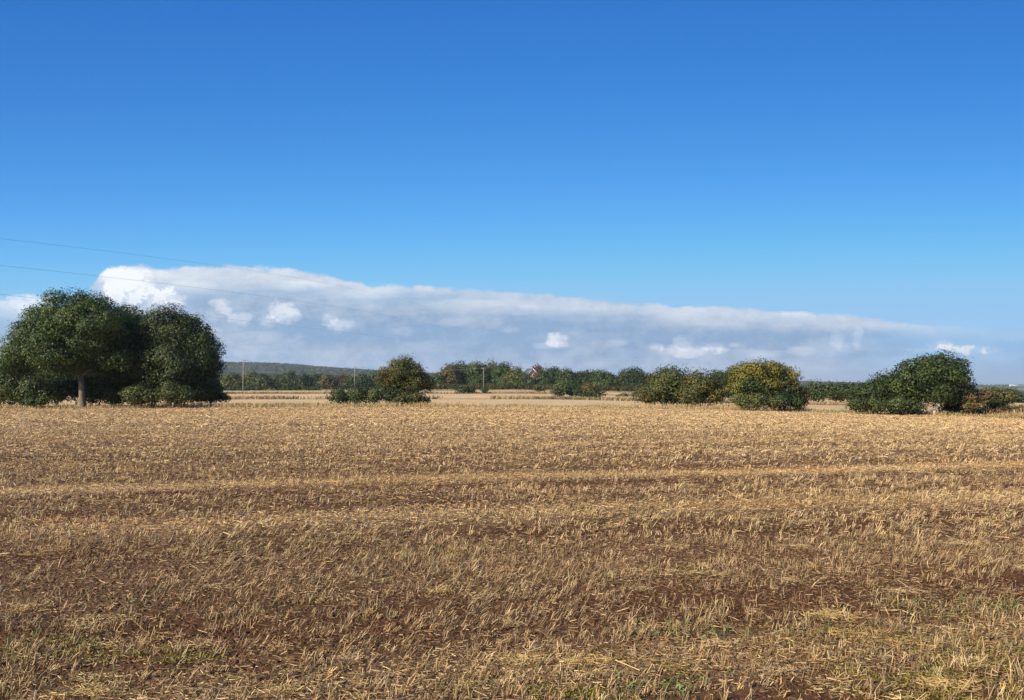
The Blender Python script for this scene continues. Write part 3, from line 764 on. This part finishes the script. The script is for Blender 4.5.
# ------------------------------------------------------------------ house in the tree belt
def house():
    Y = 412; c = at(530, 376, Y); bx = c[0]; bz = gz(bx, Y)
    root = empty('brick_house', (bx, Y, bz)); tag(root, 'pinkish brick house with slate roof showing among the far trees', 'house')
    top = at(530, 368.8, Y)[2]; W = 7.0; D = 6.0; eav = at(530, 375, Y)[2]
    rz = R(-68)
    ca, sa = math.cos(rz), math.sin(rz)
    def T(P): P = np.asarray(P, float); return np.c_[P[:, 0] * ca - P[:, 1] * sa + bx, P[:, 0] * sa + P[:, 1] * ca + Y, P[:, 2]]
    # gable ends face along local x ; ridge along local x
    b = MB()
    hx, hy = W / 2, D / 2; ez = eav; rzp = top
    P = [[-hx, -hy, bz - .2], [hx, -hy, bz - .2], [hx, hy, bz - .2], [-hx, hy, bz - .2], [-hx, -hy, ez], [hx, -hy, ez], [hx, hy, ez], [-hx, hy, ez], [-hx, 0, rzp - .12], [hx, 0, rzp - .12]]
    b.add(T(P), [(0, 1, 5, 4), (1, 2, 6, 9, 5), (2, 3, 7, 6), (3, 0, 4, 8, 7)], (.62, .36, .22))
    b.build('wall', M_wall, root)
    r_ = MB(); ox = .35; oy = .45; dz = .45 * (rzp - ez) / hy
    for s in (-1, 1):
        P = []
        for t in (0, .18):
            P += [[-hx - ox, s * (hy + oy), ez - dz + t], [hx + ox, s * (hy + oy), ez - dz + t], [hx + ox, 0, rzp + t], [-hx - ox, 0, rzp + t]]
        r_.add(T(P), [(0, 1, 2, 3), (4, 5, 6, 7), (0, 1, 5, 4), (1, 2, 6, 5), (3, 0, 4, 7)], (.07, .085, .11))
    roof = r_.build('roof', M_wall, root)
    ch = MB(); ch.box(T([[hx - 1.2, 0.3, rzp + .35]])[0], (.9, .7, 1.5), rz, (.45, .2, .13)); ch.box(T([[hx - 1.2, .3, rzp + 1.15]])[0], (1.05, .85, .12), rz, (.4, .2, .14))
    for s_ in (-.2, .2): ch.tube([T([[hx - 1.2 + s_, .3, rzp + 1.2]])[0], T([[hx - 1.2 + s_, .3, rzp + 1.5]])[0]], [.12, .1], 8, (.5, .25, .15))
    c_ = ch.build('chimney', M_wall, None, origin=(0, 0, 0)); c_.parent = roof
    c_.location = -np.array(root.location)
    for g in (-1, 1):
        bb = MB()
        for s in (-1, 1):
            x = g * (hx + ox + .03)
            P = [[x, s * (hy + oy), ez - dz - .2], [x, s * (hy + oy), ez - dz + .2], [x, 0, rzp + .2], [x, 0, rzp - .25], [x + g * .06, s * (hy + oy), ez - dz - .2], [x + g * .06, s * (hy + oy), ez - dz + .2], [x + g * .06, 0, rzp + .2], [x + g * .06, 0, rzp - .25]]
            bb.add(T(P), [(0, 1, 2, 3), (4, 5, 6, 7), (0, 1, 5, 4), (1, 2, 6, 5), (2, 3, 7, 6), (3, 0, 4, 7)], (.75, .72, .66))
        bb.build('barge_board', M_wall, root)
    for (x, z) in ((-2.6, ez - 1.2), (0, ez - 1.2), (2.6, ez - 1.2), (-2.6, ez - 3.8), (2.6, ez - 3.8)):
        w = MB(); w.box(T([[x, -hy - .03, z]])[0], (1.3, .10, 1.2), rz, (.75, .74, .7)); fr = w.build('window', M_wall, root)
        g = MB(); g.box(T([[x, -hy - .08, z]])[0], (1.1, .06, 1.0), rz, (.05, .06, .08)); gg = g.build('pane', M_wall, None, origin=(0, 0, 0)); gg.parent = fr; gg.location = -np.array(root.location)
    g = MB(); g.box(T([[hx + .03, .2, ez - .2]])[0], (.10, 1.0, 1.1), rz, (.75, .74, .7)); fr = g.build('window', M_wall, root)
    g = MB(); g.box(T([[hx + .08, .2, ez - .2]])[0], (.06, .8, .9), rz, (.05, .06, .08)); gg = g.build('pane', M_wall, None, origin=(0, 0, 0)); gg.parent = fr; gg.location = -np.array(root.location)
    d_ = MB(); d_.box(T([[0, -hy - .04, bz + 1.05]])[0], (1.0, .10, 2.1), rz, (.12, .2, .14)); d_.build('door', M_wall, root)
house()

# --- long white glasshouses far off on the right
def glasshouse(px0, px1, py, Y, label):
    a = at(px0, py, Y); b = at(px1, py, Y); cx = (a[0] + b[0]) / 2; L_ = b[0] - a[0]; z = gz(cx, Y) - 3; hgt = 12.5
    root = empty('glasshouse', (cx, Y, z)); tag(root, label, 'greenhouse', 'white glasshouses on the horizon')
    w = MB(); w.box((cx, Y, z + 4.5), (L_, 40, 11), 0, (.6, .62, .63)); w.build('wall', M_glassh, root)
    r_ = MB(); nb = 4
    for k in range(nb):
        y0 = Y - 20 + k * 10
        P = [[cx - L_ / 2 - .3, y0 + .01, z + 10.05], [cx + L_ / 2 + .3, y0 + .01, z + 10.05], [cx + L_ / 2 + .3, y0 + 5, z + hgt], [cx - L_ / 2 - .3, y0 + 5, z + hgt], [cx - L_ / 2 - .3, y0 + 9.99, z + 10.05], [cx + L_ / 2 + .3, y0 + 9.99, z + 10.05]]
        r_.add(P, [(0, 1, 2, 3), (3, 2, 5, 4), (0, 3, 4), (1, 5, 2)], (.55, .57, .58))
    r_.build('roof', M_glassh, root)
glasshouse(985, 996, 385, 4300, 'shorter white glasshouse strip on the right horizon, nearer the dark tree')
glasshouse(1003, 1017, 385, 4500, 'longer white glasshouse strip on the right horizon, nearer the picture edge')

# ------------------------------------------------------------------ poles and wires
def pole(px, top, Y, label):
    u, _ = ray(px, 385); x = u * Y; z = gz(x, Y); zt = at(px, top, Y)[2]
    root = empty('utility_pole', (x, Y, z)); tag(root, label, 'pole', 'wooden utility poles across the fields')
    m = MB(); m.tube([[x, Y, z - .3], [x, Y, z + (zt - z) / 2], [x, Y, zt]], [.11, .10, .08], 10, (.33, .30, .26)); m.build('post', M_bark, root, smooth=True)
    c = MB(); c.box((x, Y + .16, zt - .35), (1.9, .1, .14), R(20), (.4, .36, .3)); arm = c.build('crossarm', M_bark, root)
    for s in (-.8, 0, .8):
        i = MB(); i.tube([[x + s * math.cos(R(20)), Y + .16 + s * math.sin(R(20)), zt - .28], [x + s * math.cos(R(20)), Y + .16 + s * math.sin(R(20)), zt - .05]], [.06, .035], 8, (.5, .4, .33))
        ii = i.build('insulator', M_bark, None, origin=(0, 0, 0)); ii.parent = arm; ii.location = -np.array(root.location)
    return np.array([x, Y + .16, zt - .05])
p1 = pole(243, 359.5, 262, 'tallest-looking pale wooden pole just right of the dark left clump')
p2 = pole(354.5, 366.5, 375, 'pale wooden pole left of the small brownish tree')
p3 = pole(483.5, 367.5, 350, 'pale wooden pole in front of the far tree belt')

def wire(name, label, group, A, B, sag, r, seg=40):
    m = MB(); A = np.array(A, float); B = np.array(B, float)
    pts = [A + (B - A) * t - np.array([0, 0, 4 * sag * t * (1 - t)]) for t in np.linspace(0, 1, seg)]
    o_ = tuple(A)
    m.tube(pts, [r] * seg, 6, (.16, .16, .17)); o = m.build(name, M_wire, None, origin=o_, smooth=True); tag(o, label, 'wire', group)
for (A, B, w) in ((p1, p2, 'between the tall pole and the middle pole'), (p2, p3, 'between the middle pole and the pole by the tree belt')):
    for s, nm in ((-.8, 'left'), (0, 'centre'), (.8, 'right')):
        off = np.array([s * math.cos(R(20)), s * math.sin(R(20)), 0])
        wire('pole_wire', '%s thin wire strung low %s' % (nm, w), 'low wires between the poles', A + off, B + off, 1.8, .012, 20)
# the high line sweeping down from the upper left; its pylons stand outside the photograph
for (y0, y1, nm) in ((232, 283, 'upper'), (259, 305, 'middle'), (288, 330, 'lower')):
    A = at(-60, y0, 150); M_ = at(325, y1, 330)
    d = (M_ - A); B = A + d * 3.6; B[2] = EYE + (B[1]) * .018 + 14 * {'upper': 1.6, 'middle': 1.2, 'lower': .8}[nm]
    # sag so that it passes through M_
    t = 1 / 3.6; lin = A[2] + (B[2] - A[2]) * t; sag = (lin - M_[2]) / (4 * t * (1 - t))
    wire('power_line', '%s one of three thin power cables sagging across the sky above the left trees' % nm, 'high power cables', A, B, sag, .021, 80)

# ------------------------------------------------------------------ sun, sky and clouds
SUN_AZ = R(-130); SUN_EL = R(29)         # azimuth clockwise from the view direction
sd = bpy.data.lights.new('sun', 'SUN'); sd.energy = 5.0; sd.angle = R(.53); sd.color = (1, .885, .71)
so = bpy.data.objects.new('sun', sd); link(so); so.location = (-60, -20, 60)
dirv = Vector((math.sin(SUN_AZ) * math.cos(SUN_EL), math.cos(SUN_AZ) * math.cos(SUN_EL), math.sin(SUN_EL)))
so.rotation_euler = dirv.to_track_quat('Z', 'Y').to_euler()

w = bpy.data.worlds.new('World'); scene.world = w; w.use_nodes = True
nt = w.node_tree; L = nt.links; bg = nt.nodes['Background']
sky = nd(nt, 'ShaderNodeTexSky', sky_type='NISHITA'); sky.sun_disc = False
sky.sun_elevation = SUN_EL; sky.sun_rotation = SUN_AZ; sky.altitude = 60; sky.air_density = 1.0; sky.dust_density = .35; sky.ozone_density = 3.0
def val(x):
    return x
def math_(op, a, b=None, c=None, clamp=False):
    n = nt.nodes.new('ShaderNodeMath'); n.operation = op; n.use_clamp = clamp
    for i, q in enumerate((a, b, c)):
        if q is None: continue
        if isinstance(q, (int, float)): n.inputs[i].default_value = q
        else: L.new(q, n.inputs[i])
    return n.outputs[0]
def ss(x, a, b, lo=0., hi=1.):
    n = nt.nodes.new('ShaderNodeMapRange'); n.interpolation_type = 'SMOOTHSTEP'
    L.new(x, n.inputs[0])
    for i, q in ((1, a), (2, b), (3, lo), (4, hi)):
        if isinstance(q, (int, float)): n.inputs[i].default_value = q
        else: L.new(q, n.inputs[i])
    return n.outputs[0]
SKYFIT = ((1.64, 1.87, 1.95, .8), (1.10, 1.207, 3.75, 1.2), (1.05, .80, 5.8, .5))    # deep autumn blue
tc = nd(nt, 'ShaderNodeTexCoord'); sx = nd(nt, 'ShaderNodeSeparateXYZ'); L.new(tc.outputs['Generated'], sx.inputs[0])
cv = nd(nt, 'ShaderNodeCombineXYZ'); L.new(math_('MULTIPLY', sx.outputs[0], .2), cv.inputs[0]); L.new(sx.outputs[1], cv.inputs[1]); L.new(sx.outputs[2], cv.inputs[2])
nv_ = nd(nt, 'ShaderNodeVectorMath', operation='NORMALIZE'); L.new(cv.outputs[0], nv_.inputs[0]); L.new(nv_.outputs[0], sky.inputs['Vector'])
yy = math_('MAXIMUM', sx.outputs[1], .05)
U = math_('DIVIDE', sx.outputs[0], yy); Vv = math_('DIVIDE', sx.outputs[2], yy)
front = ss(sx.outputs[1], .05, .35)
def noise2(su, sv, detail=6, seed=0, rough=.55):
    c = nd(nt, 'ShaderNodeCombineXYZ'); L.new(math_('MULTIPLY', U, su), c.inputs[0]); L.new(math_('MULTIPLY', Vv, sv), c.inputs[1]); c.inputs[2].default_value = seed
    n = nd(nt, 'ShaderNodeTexNoise'); n.inputs['Scale'].default_value = 1; n.inputs['Detail'].default_value = detail; n.inputs['Roughness'].default_value = rough
    L.new(c.outputs[0], n.inputs['Vector']); return math_('SUBTRACT', n.outputs['Fac'], .5)
nE = noise2(46, 60, 8, 12.5, .7); nA = noise2(9, 22, 7, 1.3); nB = noise2(26, 60, 6, 4.2); nC = noise2(4, 40, 5, 7.7); nD = noise2(60, 90, 5, 9.1)
# upper rim of the bank, falling to the right
rim = nd(nt, 'ShaderNodeFloatCurve')
cu = rim.mapping.curves[0]
def u01(px): return ((px - 512) / 800 + 1) / 2
pts = [(0, 300), (60, 300), (92, 285), (108, 268), (140, 266), (160, 270), (200, 266), (250, 267), (330, 277), (375, 286), (420, 288), (500, 293), (600, 301), (680, 307), (760, 310), (850, 316), (930, 326), (1024, 330), (1200, 334)]
def vv(py): return (382 - py) / 800
for k, (px, py) in enumerate(pts):
    if k < 2: cu.points[k].location = (u01(px), vv(py - 3) * 4)
    else: cu.points.new(u01(px), vv(py - 3) * 4)
rim.mapping.update()
L.new(math_('MULTIPLY_ADD', U, .5, .5), rim.inputs['Value'])
rimv = math_('DIVIDE', rim.outputs[0], 4.0)
e = math_('SUBTRACT', rimv, Vv)
e = math_('ADD', e, math_('MULTIPLY', nB, .014)); e = math_('ADD', e, math_('MULTIPLY', nE, .012))
body = ss(e, .0, .006)
# thinner at the two ends
endR = ss(math_('ADD', U, math_('MULTIPLY', nA, .25)), .36, .58, 1.0, .34)
gapL = ss(math_('ADD', U, math_('MULTIPLY', nB, .03)), -.545, -.51, 0.0, 1.0)
farL = ss(math_('ADD', U, math_('MULTIPLY', nB, .05)), -.60, -.565, .75, 0.0)
gap = math_('MAXIMUM', gapL, farL)
dens = math_('MULTIPLY', math_('MULTIPLY', body, endR), gap)
dens = math_('MULTIPLY', dens, ss(math_('ADD', nC, math_('MULTIPLY', nA, .6)), -.25, .12, .82, .98))
dens = math_('MULTIPLY', dens, front)
# brightness inside the bank: lighter rim and foot, slate band in the middle
depth = math_('DIVIDE', e, math_('MAXIMUM', rimv, .02))
lit = math_('ADD', ss(depth, .08, .38, .58, .10), ss(depth, .5, .9, 0, .22))
lit = math_('ADD', lit, ss(U, -.5, -.2, .14, 0))
lit = math_('ADD', lit, math_('MULTIPLY', nA, .8)); lit = math_('ADD', lit, math_('MULTIPLY', nC, .8)); lit = math_('ADD', lit, math_('MULTIPLY', nE, .95))
# sunlit cumulus heads standing in the bank
heads = [(122, 274, 24, 9, 1.3), (128, 290, 30, 12, 1.1), (160, 297, 24, 10, .8), (114, 287, 12, 10, .8), (150, 312, 34, 14, .5), (222, 305, 10, 9, .7), (240, 318, 12, 8, .6), (281, 312, 16, 13, .95), (268, 320, 10, 8, .6), (328, 318, 8, 8, .55), (342, 324, 15, 9, .75), (190, 285, 22, 8, .3),
         (558, 337, 11, 8, 1.0), (545, 345, 12, 4, .4), (690, 350, 34, 6, .65), (684, 342, 9, 7, .5), (715, 348, 12, 6, .5), (838, 341, 8, 10, .4), (858, 334, 6, 11, .4), (848, 346, 20, 6, .25), (803, 350, 14, 5, .35), (618, 341, 10, 4, .3), (655, 347, 8, 4, .4), (735, 344, 7, 4, .4), (400, 330, 12, 4, .3), (455, 322, 16, 4, .2), (510, 330, 9, 4, .25), (202, 330, 16, 6, .4), (255, 335, 24, 5, .3), (955, 348, 36, 6, .95), (940, 344, 16, 5, .7), (760, 352, 18, 5, .4), (25, 302, 30, 8, .7), (430, 345, 22, 5, .25),
         (365, 292, 28, 6, .3), (300, 285, 26, 6, .35), (470, 302, 40, 5, .2), (1000, 356, 30, 5, .3), (900, 360, 30, 5, .3)]
hsum = None
hn = math_('MULTIPLY', nE, 7.0)
for px, py, rx, ry, a in heads:
    du = math_('MULTIPLY', math_('SUBTRACT', math_('ADD', U, math_('MULTIPLY', nD, .018)), (px - 512) / 800), 800 / rx)
    dv = math_('MULTIPLY', math_('SUBTRACT', math_('ADD', Vv, math_('MULTIPLY', nB, .016)), vv(py)), 800 / ry)
    dv = math_('MULTIPLY', dv, math_('ADD', 1.0, math_('MULTIPLY', math_('GREATER_THAN', dv, 0.0), .35)))
    g = ss(math_('ADD', math_('ADD', math_('MULTIPLY', du, du), math_('MULTIPLY', dv, dv)), hn), -.1, 1.8, a * 1.1, 0.0)
    hsum = g if hsum is None else math_('ADD', hsum, g)
# small wisp high on the right
g = None
headm = math_('MINIMUM', math_('MULTIPLY', hsum, ss(math_('ADD', nD, math_('MULTIPLY', nB, .8)), -.25, .05, .6, 1.05)), 1.25)
headm = math_('MULTIPLY', math_('MULTIPLY', headm, front), math_('MAXIMUM', ss(U, -.524, -.508), ss(U, -.575, -.56, 1.0, 0.0)))
# the puff at the left end lies outside the slab, so it adds cover too
dens = math_('MAXIMUM', dens, math_('MINIMUM', math_('MULTIPLY', headm, .95), .97))
# pale air low over the horizon
low = ss(Vv, .0, .10, .55, .0)
dens = math_('MAXIMUM', dens, math_('MULTIPLY', math_('MULTIPLY', low, front), math_('ADD', .9, nC)))
lit = math_('ADD', lit, math_('MULTIPLY', headm, .75))
lit = math_('MINIMUM', math_('MAXIMUM', lit, 0.0), 1.25)
CLOUD_DARK = (1.68, 2.52, 3.8); CLOUD_LIT = (5.4, 5.7, 6.1)
mc = nd(nt, 'ShaderNodeMix', data_type='RGBA', clamp_factor=False); mc.inputs[6].default_value = (*CLOUD_DARK, 1); mc.inputs[7].default_value = (*CLOUD_LIT, 1); L.new(lit, mc.inputs[0])
mm = nd(nt, 'ShaderNodeMix', data_type='RGBA'); L.new(dens, mm.inputs[0])
sp = nd(nt, 'ShaderNodeSeparateColor'); L.new(sky.outputs[0], sp.inputs[0]); cb = nd(nt, 'ShaderNodeCombineColor')
for i, (k, p, top, soft) in enumerate(SKYFIT):
    L.new(math_('SMOOTH_MIN', math_('MULTIPLY', math_('POWER', math_('MULTIPLY', sp.outputs[i], .085), p), k / .1), top, soft), cb.inputs[i])
L.new(cb.outputs[0], mm.inputs[6]); L.new(mc.outputs[2], mm.inputs[7])
L.new(mm.outputs[2], bg.inputs['Color']); bg.inputs['Strength'].default_value = .1
w.cycles.sampling_method = 'MANUAL'; w.cycles.sample_map_resolution = 512

# ------------------------------------------------------------------ air
HAZE = True
if HAZE:
    m = bpy.data.materials.new('air'); m.use_nodes = True; n_ = m.node_tree
    n_.nodes.remove(n_.nodes['Principled BSDF'])
    v = n_.nodes.new('ShaderNodeVolumePrincipled'); v.inputs['Color'].default_value = (.72, .84, 1, 1); v.inputs['Density'].default_value = .00008; v.inputs['Anisotropy'].default_value = .1
    n_.links.new(v.outputs[0], n_.nodes['Material Output'].inputs['Volume'])
    b = MB(); b.box((0, 0, 45), (34000, 34000, 190)); o = b.build('haze', m); tag(o, 'thin pale blue air over the fields', 'haze', kind='stuff')

scene.view_settings.view_transform = 'Standard'; scene.view_settings.look = 'None'
scene.view_settings.gamma = 1; scene.view_settings.exposure = 0.65
scene.render.engine = 'CYCLES'
scene.cycles.max_bounces = 6; scene.cycles.transparent_max_bounces = 8; scene.cycles.volume_bounces = 0
